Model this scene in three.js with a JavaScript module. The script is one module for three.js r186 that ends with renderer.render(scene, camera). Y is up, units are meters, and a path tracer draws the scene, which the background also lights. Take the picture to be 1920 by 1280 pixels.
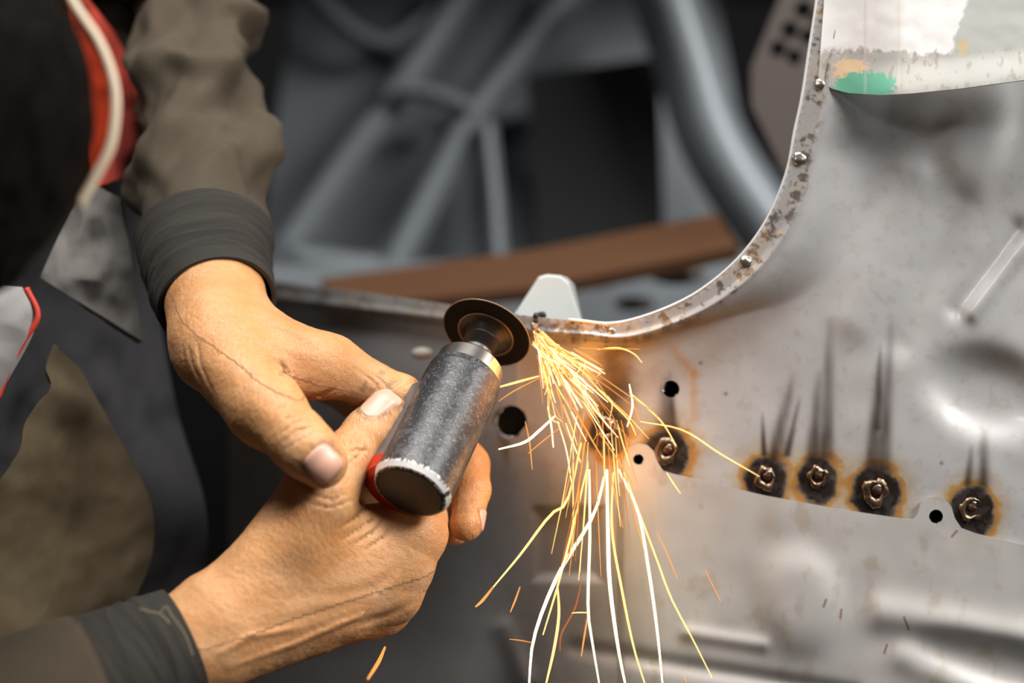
import * as THREE from 'three';
import { mergeGeometries } from 'three/addons/utils/BufferGeometryUtils.js';
import { RectAreaLightUniformsLib } from 'three/addons/lights/RectAreaLightUniformsLib.js';
import { ImprovedNoise } from 'three/addons/math/ImprovedNoise.js';

// ------------------------------------------------------------------ camera, light, exposure
const scene = new THREE.Scene();
const F = 2667, Y0 = 1.15;                                   // focal length in pixels of a 1920x1280 frame, camera height
const camera = new THREE.PerspectiveCamera(2 * Math.atan(640 / F) * 180 / Math.PI, 1.5, 0.05, 30);
camera.position.set(0, Y0, 0);
camera.focus = 0.655; camera.userData.fStop = 3.0;
const renderer = new THREE.WebGLRenderer();
renderer.toneMapping = THREE.LinearToneMapping;
renderer.toneMappingExposure = 1.0;
renderer.shadowMap.enabled = true;
RectAreaLightUniformsLib.init();
scene.background = new THREE.Color(0x050506);
// the lamps of the workshop: [x, y, z, width, depth, intensity]; built further down as hanging fittings; the last is an added fill
const LAMPS = [
  [1.45, 2.15, 0.15, 1.0, 0.5, 27],
  [-0.15, 2.6, -0.15, 1.2, 0.4, 21],
  [-1.3, 2.5, 1.3, 1.2, 0.3, 6],  // added ambient fill behind the camera, no known source
];
const SPARK_LIGHT = 0.008;

// ------------------------------------------------------------------ helpers
const V = (x, y, z) => new THREE.Vector3(x, y, z);
const P = (px, py, d) => V((px - 960) / F * d, Y0 + (640 - py) / F * d, -d);   // a direction in the photograph and a distance: a place
const clamp = (x, a = 0, b = 1) => Math.min(b, Math.max(a, x));
const sstep = (a, b, x) => { const t = clamp((x - a) / (b - a)); return t * t * (3 - 2 * t); };
const lerp = (a, b, t) => a + (b - a) * t;
let seed = 7;
const rnd = () => { seed = (seed * 1664525 + 1013904223) >>> 0; return seed / 4294967296; };
const PN = new ImprovedNoise();
const noise = (x, y, z = 0.37) => PN.noise(x, y, z);
const fbm = (x, y, z = 0.37, o = 4) => { let s = 0, a = 0.5; for (let i = 0; i < o; i++) { s += a * PN.noise(x, y, z); x *= 2.03; y *= 2.03; z *= 2.03; a *= 0.5; } return s; };
const used = new Map();
const numbered = (n) => { const k = used.get(n) ?? 0; used.set(n, k + 1); return k ? n + '_' + String(k).padStart(3, '0') : n; };
function obj(name, geometry, material, parent) {
  const m = new THREE.Mesh(geometry, material); m.castShadow = m.receiveShadow = true;
  m.name = parent ? name : numbered(name); (parent ?? scene).add(m); return m;
}
function tag(o, label, category, group) { o.userData = { label, category }; if (group) o.userData.group = group; return o; }
function thing(name, label, category, group) { const g = new THREE.Group(); g.name = numbered(name); scene.add(g); return tag(g, label, category, group); }
function sub(name, parent) { const g = new THREE.Group(); g.name = name; parent.add(g); return g; }
const std = (color, roughness, metalness = 0, more = {}) => new THREE.MeshPhysicalMaterial({ color, roughness, metalness, ...more });
function geo(pos, idx, uv, col, nor) {
  const g = new THREE.BufferGeometry();
  g.setAttribute('position', new THREE.Float32BufferAttribute(pos, 3));
  if (uv) g.setAttribute('uv', new THREE.Float32BufferAttribute(uv, 2));
  if (col) g.setAttribute('color', new THREE.Float32BufferAttribute(col, 3));
  g.setIndex(idx);
  if (nor) g.setAttribute('normal', new THREE.Float32BufferAttribute(nor, 3)); else g.computeVertexNormals();
  return g;
}
function along(pts, n) {                                       // a polyline resampled smoothly at n places
  const c = new THREE.CatmullRomCurve3(pts.map((p) => V(p[0], p[1], p[2] ?? 0)), false, 'centripetal');
  return c.getSpacedPoints(n - 1).map((p) => [p.x, p.y, p.z]);
}
function straight(pts, n) {                                    // the same with corners kept
  const L = [0]; for (let i = 1; i < pts.length; i++) L.push(L[i - 1] + Math.hypot(pts[i][0] - pts[i - 1][0], pts[i][1] - pts[i - 1][1]));
  const out = [];
  for (let k = 0, i = 1; k < n; k++) {
    const s = L[L.length - 1] * k / (n - 1); while (i < pts.length - 1 && L[i] < s) i++;
    const t = clamp((s - L[i - 1]) / Math.max(1e-9, L[i] - L[i - 1]));
    out.push(pts[i - 1].map((a, j) => lerp(a, pts[i][j], t)));
  }
  return out;
}
// a sheet of some thickness over an nu x nv grid of points: at(u, v) gives the front face; hole(i, j) leaves cells out
function sheet(at, nu, nv, thick, uvAt, hole) {
  const N = (nu + 1) * (nv + 1), front = [], uv = [];
  for (let j = 0; j <= nv; j++) for (let i = 0; i <= nu; i++) { const p = at(i / nu, j / nv); front.push(p); const q = uvAt ? uvAt(i / nu, j / nv, p) : [i / nu, j / nv]; uv.push(q[0], q[1]); }
  const idx = [], id = (i, j) => j * (nu + 1) + i, open = (i, j) => i < 0 || j < 0 || i >= nu || j >= nv || (hole && hole(i, j));
  for (let j = 0; j < nv; j++) for (let i = 0; i < nu; i++) if (!open(i, j)) idx.push(id(i, j), id(i, j + 1), id(i + 1, j), id(i + 1, j), id(i, j + 1), id(i + 1, j + 1));
  const pos = front.flatMap((p) => [p.x, p.y, p.z]);
  const f = geo(pos, idx, uv), nr = f.attributes.normal.array;
  let sgn = 0; for (let k = 2; k < nr.length; k += 3) sgn += nr[k];
  if (sgn < 0) { for (let k = 0; k < idx.length; k += 3) [idx[k + 1], idx[k + 2]] = [idx[k + 2], idx[k + 1]]; for (let k = 0; k < nr.length; k++) nr[k] = -nr[k]; }
  const flip = sgn < 0;
  const bp = [], bn = [];
  for (let k = 0; k < N; k++) { bp.push(pos[3 * k] - nr[3 * k] * thick, pos[3 * k + 1] - nr[3 * k + 1] * thick, pos[3 * k + 2] - nr[3 * k + 2] * thick); bn.push(-nr[3 * k], -nr[3 * k + 1], -nr[3 * k + 2]); }
  const bi = []; for (let k = 0; k < idx.length; k += 3) bi.push(idx[k], idx[k + 2], idx[k + 1]);
  const rp = [], ri = [], ru = [];
  const rim = (a, b) => { const k = rp.length / 3; for (const q of [a, b]) { rp.push(pos[3 * q], pos[3 * q + 1], pos[3 * q + 2], bp[3 * q], bp[3 * q + 1], bp[3 * q + 2]); ru.push(uv[2 * q], uv[2 * q + 1], uv[2 * q], uv[2 * q + 1]); } flip ? ri.push(k, k + 2, k + 1, k + 1, k + 2, k + 3) : ri.push(k, k + 1, k + 2, k + 1, k + 3, k + 2); };
  for (let j = 0; j < nv; j++) for (let i = 0; i < nu; i++) if (!open(i, j)) {
    if (open(i, j - 1)) rim(id(i + 1, j), id(i, j)); if (open(i, j + 1)) rim(id(i, j + 1), id(i + 1, j + 1));
    if (open(i - 1, j)) rim(id(i, j), id(i, j + 1)); if (open(i + 1, j)) rim(id(i + 1, j + 1), id(i + 1, j));
  }
  return mergeGeometries([geo(pos, idx, uv, null, nr), geo(bp, bi, uv, null, bn), geo(rp, ri, ru)]);
}
// a tube along points with a radius at each, both ends closed
function tube(pts, radius, n = 10, uvScale) {
  const M = pts.length, pos = [], idx = [], uv = []; let len = 0;
  let up = V(0.13, 0.2, 0.97);
  for (let k = 0; k < M; k++) {
    const a = pts[Math.max(0, k - 1)], b = pts[Math.min(M - 1, k + 1)], t = b.clone().sub(a).normalize();
    const s = up.clone().cross(t).normalize(), w = t.clone().cross(s); up = w;
    if (k) len += pts[k].distanceTo(pts[k - 1]);
    const r = typeof radius === 'function' ? radius(k / (M - 1)) : radius;
    for (let i = 0; i <= n; i++) { const q = i / n * 2 * Math.PI, p = pts[k].clone().addScaledVector(s, Math.cos(q) * r).addScaledVector(w, Math.sin(q) * r); pos.push(p.x, p.y, p.z); uv.push(i / n, len * (uvScale ?? 10)); }
  }
  for (let k = 0; k < M - 1; k++) for (let i = 0; i < n; i++) { const a = k * (n + 1) + i, b = a + n + 1; idx.push(a, a + 1, b, b, a + 1, b + 1); }
  for (const [k, s] of [[0, 1], [M - 1, -1]]) { const c = pos.length / 3; pos.push(pts[k].x, pts[k].y, pts[k].z); uv.push(0, 0); for (let i = 0; i < n; i++) { const a = k * (n + 1) + i; s > 0 ? idx.push(c, a + 1, a) : idx.push(c, a, a + 1); } }
  return geo(pos, idx, uv);
}
const smooth = (pts, n) => new THREE.CatmullRomCurve3(pts, false, 'centripetal').getSpacedPoints(n - 1);
// a body of revolution about +y from a profile [y, r]; uv: turn, height in metres
function lathe(profile, n = 64) {
  const pos = [], uv = [], idx = []; let len = 0;
  const rows = []; profile.forEach(([y, r], k) => { if (k) len += Math.hypot(y - profile[k - 1][0], r - profile[k - 1][1]); rows.push([y, r, len]); if (k && k < profile.length - 1) rows.push([y, r, len]); });
  for (const [y, r, l] of rows) for (let i = 0; i <= n; i++) { const q = i / n * 2 * Math.PI; pos.push(Math.cos(q) * r, y, Math.sin(q) * r); uv.push(i / n, l / len); }
  for (let k = 0; k < rows.length - 1; k += 2) for (let i = 0; i < n; i++) { const a = k * (n + 1) + i, b = a + n + 1; idx.push(a, b, a + 1, a + 1, b, b + 1); }
  return geo(pos, idx, uv);
}
function texture(w, h, fill, srgb = true) {
  const data = new Uint8Array(w * h * 4);
  for (let y = 0; y < h; y++) for (let x = 0; x < w; x++) { const c = fill(x / w, y / h, x, y), k = 4 * (y * w + x); data[k] = clamp(c[0], 0, 255); data[k + 1] = clamp(c[1], 0, 255); data[k + 2] = clamp(c[2], 0, 255); data[k + 3] = 255; }
  const t = new THREE.DataTexture(data, w, h); t.magFilter = THREE.LinearFilter; t.minFilter = THREE.LinearMipmapLinearFilter; t.generateMipmaps = true;
  t.wrapS = t.wrapT = THREE.RepeatWrapping; if (srgb) t.colorSpace = THREE.SRGBColorSpace; t.needsUpdate = true; return t;
}
// signed distance -> mesh (surface nets), the vertices then moved onto the fine surface
function nets(f, lo, hi, cell, fine) {
  const n = [0, 1, 2].map((k) => Math.ceil((hi[k] - lo[k]) / cell) + 1), [nx, ny, nz] = n, val = new Float32Array(nx * ny * nz), B = 4;
  const p = V();
  for (let bz = 0; bz < nz; bz += B) for (let by = 0; by < ny; by += B) for (let bx = 0; bx < nx; bx += B) {
    p.set(lo[0] + (bx + 1.5) * cell, lo[1] + (by + 1.5) * cell, lo[2] + (bz + 1.5) * cell);
    const c = f(p), far = Math.abs(c) > cell * 4.5;
    for (let z = bz; z < Math.min(nz, bz + B); z++) for (let y = by; y < Math.min(ny, by + B); y++) for (let x = bx; x < Math.min(nx, bx + B); x++)
      val[(z * ny + y) * nx + x] = far ? c : f(p.set(lo[0] + x * cell, lo[1] + y * cell, lo[2] + z * cell));
  }
  const at = new Int32Array(nx * ny * nz).fill(-1), pos = [], idx = [], I = (x, y, z) => (z * ny + y) * nx + x;
  for (let z = 0; z < nz - 1; z++) for (let y = 0; y < ny - 1; y++) for (let x = 0; x < nx - 1; x++) {
    let cnt = 0, sx = 0, sy = 0, sz = 0;
    const v = []; for (let k = 0; k < 8; k++) v.push(val[I(x + (k & 1), y + (k >> 1 & 1), z + (k >> 2))]);
    let neg = 0; for (const q of v) if (q < 0) neg++;
    if (neg === 0 || neg === 8) continue;
    for (let a = 0; a < 8; a++) for (const bit of [1, 2, 4]) if (!(a & bit)) { const b = a | bit; if ((v[a] < 0) !== (v[b] < 0)) { const t = v[a] / (v[a] - v[b]); cnt++; sx += (a & 1) + (bit === 1 ? t : 0); sy += (a >> 1 & 1) + (bit === 2 ? t : 0); sz += (a >> 2) + (bit === 4 ? t : 0); } }
    at[I(x, y, z)] = pos.length / 3; pos.push(lo[0] + (x + sx / cnt) * cell, lo[1] + (y + sy / cnt) * cell, lo[2] + (z + sz / cnt) * cell);
  }
  for (let z = 1; z < nz - 1; z++) for (let y = 1; y < ny - 1; y++) for (let x = 1; x < nx - 1; x++) {
    const s = val[I(x, y, z)] < 0;
    const quad = (a, b, c, d, inv) => inv ? idx.push(a, c, b, b, c, d) : idx.push(a, b, c, b, d, c);
    if (s !== (val[I(x + 1, y, z)] < 0)) quad(at[I(x, y - 1, z - 1)], at[I(x, y, z - 1)], at[I(x, y - 1, z)], at[I(x, y, z)], !s);
    if (s !== (val[I(x, y + 1, z)] < 0)) quad(at[I(x - 1, y, z - 1)], at[I(x, y, z - 1)], at[I(x - 1, y, z)], at[I(x, y, z)], s);
    if (s !== (val[I(x, y, z + 1)] < 0)) quad(at[I(x - 1, y - 1, z)], at[I(x, y - 1, z)], at[I(x - 1, y, z)], at[I(x, y, z)], !s);
  }
  const nor = [], e = cell * 0.3, g = fine ?? f;
  for (let k = 0; k < pos.length; k += 3) {
    p.set(pos[k], pos[k + 1], pos[k + 2]);
    for (let it = 0; it < 2; it++) {
      const d = g(p), gx = g(V(p.x + e, p.y, p.z)) - d, gy = g(V(p.x, p.y + e, p.z)) - d, gz = g(V(p.x, p.y, p.z + e)) - d, l = Math.hypot(gx, gy, gz) || 1;
      if (it === 0) { const m = clamp(d, -cell, cell); p.x -= gx / l * m; p.y -= gy / l * m; p.z -= gz / l * m; pos[k] = p.x; pos[k + 1] = p.y; pos[k + 2] = p.z; }
      else nor.push(gx / l, gy / l, gz / l);
    }
  }
  return { pos, nor, idx };
}
const segd = (p, a, b, ra, rb) => {
  const bx = b.x - a.x, by = b.y - a.y, bz = b.z - a.z, px = p.x - a.x, py = p.y - a.y, pz = p.z - a.z;
  const h = clamp((px * bx + py * by + pz * bz) / (bx * bx + by * by + bz * bz + 1e-12)), x = px - bx * h, y = py - by * h, z = pz - bz * h;
  return Math.sqrt(x * x + y * y + z * z) - (ra + (rb - ra) * h);
};
const smin = (a, b, k) => { const h = Math.max(k - Math.abs(a - b), 0) / k; return Math.min(a, b) - h * h * k * 0.25; };

// ------------------------------------------------------------------ the workshop
function slab(name, x0, x1, y0, y1, z0, z1, m) { const o = obj(name, new THREE.BoxGeometry(x1 - x0, y1 - y0, z1 - z0), m); o.position.set((x0 + x1) / 2, (y0 + y1) / 2, (z0 + z1) / 2); o.userData.kind = 'structure'; return o; }
const wallM = std(0x2a2b2e, 0.9), floorM = std(0x2c2b2a, 0.7), ceilM = std(0x55565a, 0.9);
slab('floor', -3.6, 3.6, -0.1, 0, -4.6, 3.1, floorM);
slab('ceiling', -3.6, 3.6, 3.0, 3.1, -4.6, 3.1, ceilM);
slab('wall_left', -3.7, -3.6, 0, 3, -4.6, 3.1, wallM);
slab('wall_right', 3.6, 3.7, 0, 3, -4.6, 3.1, wallM);
slab('wall_back', -3.6, 3.6, 0, 3, -4.7, -4.6, wallM);
slab('wall_front', -3.6, 3.6, 0, 3, 3.1, 3.2, wallM);
LAMPS.forEach(([x, y, z, w, dp, I], k) => {
  const g = thing('ceiling_lamp', ['long white workshop lamp hanging above the quarter panel', 'long white workshop lamp hanging behind the person', 'added fill lamp hung behind the camera at left'][k], 'lamp');
  g.position.set(x, y, z);
  const aim = V(0.05, Y0, -0.68); g.lookAt(aim);                                 // +z of the group points at the work
  const box = obj('housing', new THREE.BoxGeometry(w + 0.06, dp + 0.06, 0.05), std(0xd8d8d6, 0.5), g); box.position.z = -0.03;
  const pane = obj('diffuser', new THREE.BoxGeometry(w, dp, 0.006), std(0xffffff, 0.6, 0, { emissive: 0xfffaf6, emissiveIntensity: I * 0.25 }), g); pane.position.z = -0.001;
  const rod = obj('hanging_rod', new THREE.CylinderGeometry(0.008, 0.008, 3.0 - y, 10), std(0x888888, 0.4, 0.8), g);
  rod.quaternion.copy(g.quaternion).invert(); rod.position.copy(V(0, (3.0 - y) / 2, 0).applyQuaternion(rod.quaternion)); rod.position.z -= 0.05;
  const L = new THREE.RectAreaLight(0xfffaf6, I, w, dp); L.position.set(0, 0, 0.012); L.rotation.y = Math.PI; g.add(L);
});

// ------------------------------------------------------------------ the car body
const car = thing('car_body', 'bare grey car body shell with a curved door opening flange and burnt welds', 'car body');
const EDGE = along([[430, 516], [520, 528], [700, 552], [845, 572], [990, 592], [1090, 602], [1142, 607], [1200, 596], [1300, 553], [1385, 484], [1440, 408], [1475, 322], [1490, 245], [1502, 190], [1516, 100], [1531, 0], [1540, -90]], 420);
const OUT = straight([[430, 1330], [700, 1330], [1000, 1340], [1200, 1345], [1450, 1350], [1750, 1350], [2030, 1340], [2040, 900], [2040, 600], [2040, 300], [2040, 100], [2040, -90]], 420);
const DB = [[430, 0.97], [700, 0.835], [850, 0.762], [1000, 0.699], [1150, 0.690], [1250, 0.687], [1500, 0.674], [1750, 0.662], [2040, 0.65]];
function baseDepth(x) { let i = 1; while (i < DB.length - 1 && DB[i][0] < x) i++; const t = clamp((x - DB[i - 1][0]) / (DB[i][0] - DB[i - 1][0]), -0.3, 1.3); return lerp(DB[i - 1][1], DB[i][1], t); }
const baseSmooth = (x) => (baseDepth(x - 90) + 2 * baseDepth(x - 30) + 2 * baseDepth(x + 30) + baseDepth(x + 90)) / 6;
const toLine = (x, y, x0, y0, x1, y1) => { const dx = x1 - x0, dy = y1 - y0, t = clamp(((x - x0) * dx + (y - y0) * dy) / (dx * dx + dy * dy)); return [Math.hypot(x - x0 - dx * t, y - y0 - dy * t), t]; };
const ridge = (x, y, x0, y0, x1, y1, w) => { const [q] = toLine(x, y, x0, y0, x1, y1); return Math.exp(-q * q / (w * w)); };
const dome = (x, y, cx, cy, rx, ry, a = 0) => { const c = Math.cos(a), s = Math.sin(a), u = ((x - cx) * c + (y - cy) * s) / rx, v = (-(x - cx) * s + (y - cy) * c) / ry, q = u * u + v * v; return Math.exp(-q * q); };
// pressed shapes of the panels, in metres towards the viewer
function pressed(x, y) {
  let h = 0;
  h += 0.0022 * ridge(x, y, 1935, 440, 1822, 585, 17) - 0.0022 * ridge(x, y, 1905, 430, 1795, 580, 20);
  h -= 0.0065 * dome(x, y, 1850, 735, 105, 75, 0.35);
  h += 0.0022 * ridge(x, y, 1600, 600, 1720, 330, 40) - 0.002 * ridge(x, y, 1690, 640, 1800, 380, 34);
  h += 0.003 * dome(x, y, 1830, 250, 60, 110, 0.3);
  h += 0.0042 * dome(x, y, 1500, 1130, 75, 95, -0.2);
  h += 0.0032 * ridge(x, y, 1660, 1150, 2000, 1215, 34) - 0.003 * dome(x, y, 1880, 1245, 190, 50, 0.2) + 0.0028 * ridge(x, y, 1700, 1230, 1960, 1345, 30);
  h += 0.0016 * ridge(x, y, 1290, 1186, 1430, 1208, 14);
  h -= 0.0022 * ridge(x, y, 1080, 1215, 1600, 1300, 16);
  const rr = Math.max(Math.abs(x - 1065) / 62, Math.abs(y - 1020) / 66); h -= 0.004 * (1 - sstep(0.75, 1.15, rr));
  h += 0.004 * ridge(x, y, 945, 1180, 985, 1275, 20);
  h += 0.0003 * noise(x / 60, y / 60) + 0.0005 * noise(x / 170, y / 140, 2.2);
  return h;
}
const GREY = [180, 180, 180];
// soot and heat marks around the welds: [x, y, radius, streaks...]
const BURNS = [[1250, 842, 44, [[1246, 800, 1247, 700, 10], [1262, 800, 1254, 690, 6]]], [1140, 800, 40, [[1135, 790, 1150, 655, 16], [1150, 720, 1152, 640, 22]]], [1436, 892, 42, [[1450, 860, 1490, 690, 9], [1475, 850, 1500, 740, 5], [1432, 850, 1428, 770, 4]]],
  [1533, 890, 40, [[1524, 860, 1535, 690, 9], [1548, 855, 1556, 590, 9]]], [1642, 918, 48, [[1634, 880, 1652, 660, 10], [1655, 875, 1672, 590, 9], [1645, 800, 1650, 640, 5]]], [1822, 950, 44, [[1815, 905, 1822, 830, 6], [1843, 905, 1846, 800, 8]]]];
const HOLES = [[1258, 729, 16], [1197, 861, 15], [1755, 968, 18], [958, 790, 30]];
// a place on the quarter panel from its own two coordinates: u along the flange, v from the flange outwards
function panelPlace(u, v) {
  const k = u * (EDGE.length - 1), i = Math.min(EDGE.length - 2, Math.floor(k)), t = k - i;
  const ex = lerp(EDGE[i][0], EDGE[i + 1][0], t), ey = lerp(EDGE[i][1], EDGE[i + 1][1], t), ox = lerp(OUT[i][0], OUT[i + 1][0], t), oy = lerp(OUT[i][1], OUT[i + 1][1], t);
  const L = Math.hypot(ox - ex, oy - ey), w = v < 0.3 ? v / 0.3 * 120 / L : lerp(120 / L, 1, (v - 0.3) / 0.7);
  return [lerp(ex, ox, w), lerp(ey, oy, w), w * L, ex];
}
function panelColour(u, v) {
  const [x, y] = panelPlace(u, v);
  const n1 = fbm(x / 90, y / 90, 1.1), n2 = noise(x / 3.1, y / 3.1, 5.2), n3 = fbm(x / 22, y / 22, 8.3);
  let c = GREY.map((g, k) => g + 9 * n1 * [1, 0.9, 0.7][k] + 3.5 * n2);
  const mix = (t, col) => { t = clamp(t); c = c.map((a, k) => lerp(a, col[k], t)); };
  mix(0.16 * sstep(0.05, 0.4, n3) , [140, 122, 100]);
  // grime and rust on the flange
  let best = 1e9; for (let k = 0; k < EDGE.length; k += 4) { const q = (x - EDGE[k][0]) ** 2 + (y - EDGE[k][1]) ** 2; if (q < best) best = q; }
  const s = Math.sqrt(best);
  if (s < 60) {
    const m = sstep(2, 9, s) * (1 - sstep(34, 50, s));
    mix(m * (0.32 + 0.9 * sstep(-0.05, 0.3, n3 + 0.5 * fbm(x / 9, y / 9, 3.3))) * (x < 860 ? 0.4 : 0.85), n1 > 0.05 ? [122, 98, 70] : [92, 84, 76]);
    mix(m * 0.5 * sstep(0.2, 0.4, fbm(x / 30, y / 30, 9.9)), [196, 168, 120]);
  }
  // heat brown under the flange by the cut, and the old weld column beside the jet
  mix(0.75 * Math.exp(-((x - 1150) ** 2) / 900) * sstep(640, 660, y) * (1 - sstep(740, 800, y)) * (0.8 + n3), [58, 34, 20]);
  mix(0.5 * ridge(x, y, 1262, 655, 1300, 700, 9) + 0.5 * ridge(x, y, 1300, 700, 1300, 780, 7), [186, 142, 104]);
  for (const [bx, by, r, streaks] of BURNS) {
    if (Math.abs(x - bx) < 90 && y > by - 340 && y < by + 130) {
      const w = 1 + 0.35 * fbm(x / 26, y / 26, bx), q = Math.hypot((x - bx) * 1.05, (y - by - 6) * (y > by ? 0.8 : 1)) / (r * w);
      mix(0.85 * Math.exp(-((q - 1.15) ** 2) / 0.035), [168, 112, 42]);
      mix(0.35 * Math.exp(-((q - 1.5) ** 2) / 0.06), [170, 146, 110]);
      mix(0.97 * (1 - sstep(0.82, 1.15, q)), n3 > 0.08 ? [50, 44, 42] : [32, 25, 22]);
      for (const [x0, y0, x1, y1, wd] of streaks) { const [q2, t] = toLine(x, y, x0, y0, x1, y1); const ww = wd * 1.5 * (1 - 0.45 * t); mix(0.85 * Math.exp(-q2 * q2 / (ww * ww)) * (1 - t) ** 0.7 * (0.85 + 0.35 * noise(x / 14, y / 60)), [44, 36, 32]); }
    }
  }
  for (const [mx, my] of [[1313, 680], [1360, 738], [1765, 868], [1700, 1165], [1575, 1150], [1610, 1130]]) mix(0.5 * Math.exp(-((x - mx) ** 2 + (y - my) ** 2) / 14), [90, 60, 40]);
  return c;
}
const sheetTex = texture(2048, 1600, (u, v) => panelColour(u, v));
const grainTex = texture(512, 512, (u, v, x, y) => { const q = 128 + 70 * noise(x / 2.3, y / 2.3, 1.7) + 50 * noise(x / 5.5, y / 5.5, 4.1); return [q, q, q]; }, false); grainTex.repeat.set(14, 12);
const panelM = new THREE.MeshPhysicalMaterial({ map: sheetTex, roughness: 0.36, metalness: 0.15, bumpMap: grainTex, bumpScale: 0.00004, clearcoat: 0.6, clearcoatRoughness: 0.14 });
function panelPoint(u, v) {
  const [x, y, s, ex] = panelPlace(u, v);
  const wide = sstep(1250, 1480, ex), fw = ex < 900 ? 30 : lerp(34, 44, wide), tw = lerp(16, 130, wide);
  const back = lerp(0.013, 0.010, wide) * sstep(fw, fw + tw, s) - 0.0012 * Math.exp(-((s - fw) ** 2) / 60) - 0.002 * (1 - sstep(0, 5, s)) * 0;
  const left = sstep(1250, 700, x) * sstep(640, 1250, y) * 0.09;
  return [x, y, baseSmooth(x) + back + left - pressed(x, y)];
}
{
  const nu = 400, nv = 240, grid = [];
  for (let j = 0; j <= nv; j++) for (let i = 0; i <= nu; i++) grid.push(panelPoint(i / nu, j / nv));
  const inHole = new Set();
  for (const [hx, hy, r] of HOLES) for (let k = 0; k < grid.length; k++) { const g = grid[k], q = Math.hypot(g[0] - hx, g[1] - hy); if (q < r + 2.8) { inHole.add(k); if (q > r - 2.8) { g[0] = hx + (g[0] - hx) / q * r; g[1] = hy + (g[1] - hy) / q * r; } } }
  const G = (u, v) => grid[Math.round(v * nv) * (nu + 1) + Math.round(u * nu)], W = nu + 1;
  const g = sheet((u, v) => P(...G(u, v)), nu, nv, 0.0011, null, (i, j) => [j * W + i, j * W + i + 1, (j + 1) * W + i, (j + 1) * W + i + 1].every((k) => inHole.has(k)));
  const o = obj('quarter_panel', g, panelM, car); o.userData.label = 'grey quarter panel with curved flange, soot streaks and burnt welds';
}
// the sheet welded on below: tabs with holes stand up from its upper edge
{
  const top = straight([[1120, 905], [1166, 905], [1170, 880], [1171, 855], [1180, 838], [1196, 831], [1213, 834], [1226, 846], [1233, 866], [1243, 882], [1262, 888], [1320, 901], [1430, 928], [1560, 952], [1690, 972], [1712, 973], [1720, 965], [1726, 945], [1738, 933], [1755, 930], [1772, 935], [1783, 948], [1791, 972], [1803, 990], [1830, 1000], [1920, 1021], [2045, 1052]], 460);
  const place = (u, v) => { const k = u * 459, i = Math.min(458, Math.floor(k)), tx = lerp(top[i][0], top[i + 1][0], k - i), ty = lerp(top[i][1], top[i + 1][1], k - i), w = v < 0.45 ? v / 0.45 * 0.22 : lerp(0.22, 1, (v - 0.45) / 0.55); return [lerp(tx, lerp(1120, 2045, u), w), lerp(ty, 1345, w)]; };
  const nu = 459, nv = 110, holes = [[1197, 861, 10], [1755, 968, 13]], grid = [];
  for (let j = 0; j <= nv; j++) for (let i = 0; i <= nu; i++) {
    grid.push(place(i / nu, j / nv));
  }
  const cut = new Set();
  for (const [hx, hy, r] of holes) for (let k = 0; k < grid.length; k++) { const g = grid[k], q = Math.hypot(g[0] - hx, g[1] - hy); if (q < r + 1.3) { cut.add(k); if (q > r - 1.3) { g[0] = hx + (g[0] - hx) / q * r; g[1] = hy + (g[1] - hy) / q * r; } } }
  const G = (u, v) => grid[Math.round(v * nv) * (nu + 1) + Math.round(u * nu)], W = nu + 1;
  const o = obj('sill_panel', sheet((u, v) => { const [x, y] = G(u, v); const off = lerp(-0.002, 0.0016, sstep(1150, 1172, x)); return P(x, y, baseSmooth(x) + 0.0118 + sstep(1250, 700, x) * sstep(640, 1250, y) * 0.09 - pressed(x, y) - off); }, nu, nv, 0.001,
    null, (i, j) => [j * W + i, j * W + i + 1, (j + 1) * W + i, (j + 1) * W + i + 1].every((k) => cut.has(k))),
    new THREE.MeshPhysicalMaterial({ map: texture(1024, 600, (u, v) => { const [x, y] = place(u, v), n1 = fbm(x / 90, y / 90, 4.4), n2 = noise(x / 3, y / 3, 2); let c = GREY.map((g, k) => g + 10 * n1 + 3.5 * n2 - [0, 2, 5][k]);
      const st = 0.5 * sstep(0.1, 0.4, fbm(x / 40, y / 60, 6.6)) + 0.4 * Math.exp(-((x - 1440) ** 2) / 500) * Math.exp(-((y - 975) ** 2) / 1800) + 0.35 * Math.exp(-((x - 1815) ** 2 + (y - 1020) ** 2) / 700);
      c = c.map((a, k) => lerp(a, [142, 122, 92][k], clamp(st * 0.55)));
      for (const [mx, my, ml, a] of [[1699, 1168, 12, 1.2], [1546, 1130, 7, 1.9], [1576, 1150, 8, 1.7], [1660, 1216, 8, 1.9], [1789, 1000, 7, 2.3]]) { const q = toLine(x, y, mx - ml * Math.cos(a), my - ml * Math.sin(a), mx + ml * Math.cos(a), my + ml * Math.sin(a))[0]; const t = 0.7 * Math.exp(-q * q / 4); c = c.map((v2, k) => lerp(v2, [110, 72, 48][k], t)); }
      return c; }), roughness: 0.34, metalness: 0.15, bumpMap: grainTex, bumpScale: 0.00004, clearcoat: 0.6, clearcoatRoughness: 0.14 }), car);
  o.userData.label = 'lower sheet with two holed tabs along its upper edge';
}
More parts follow.
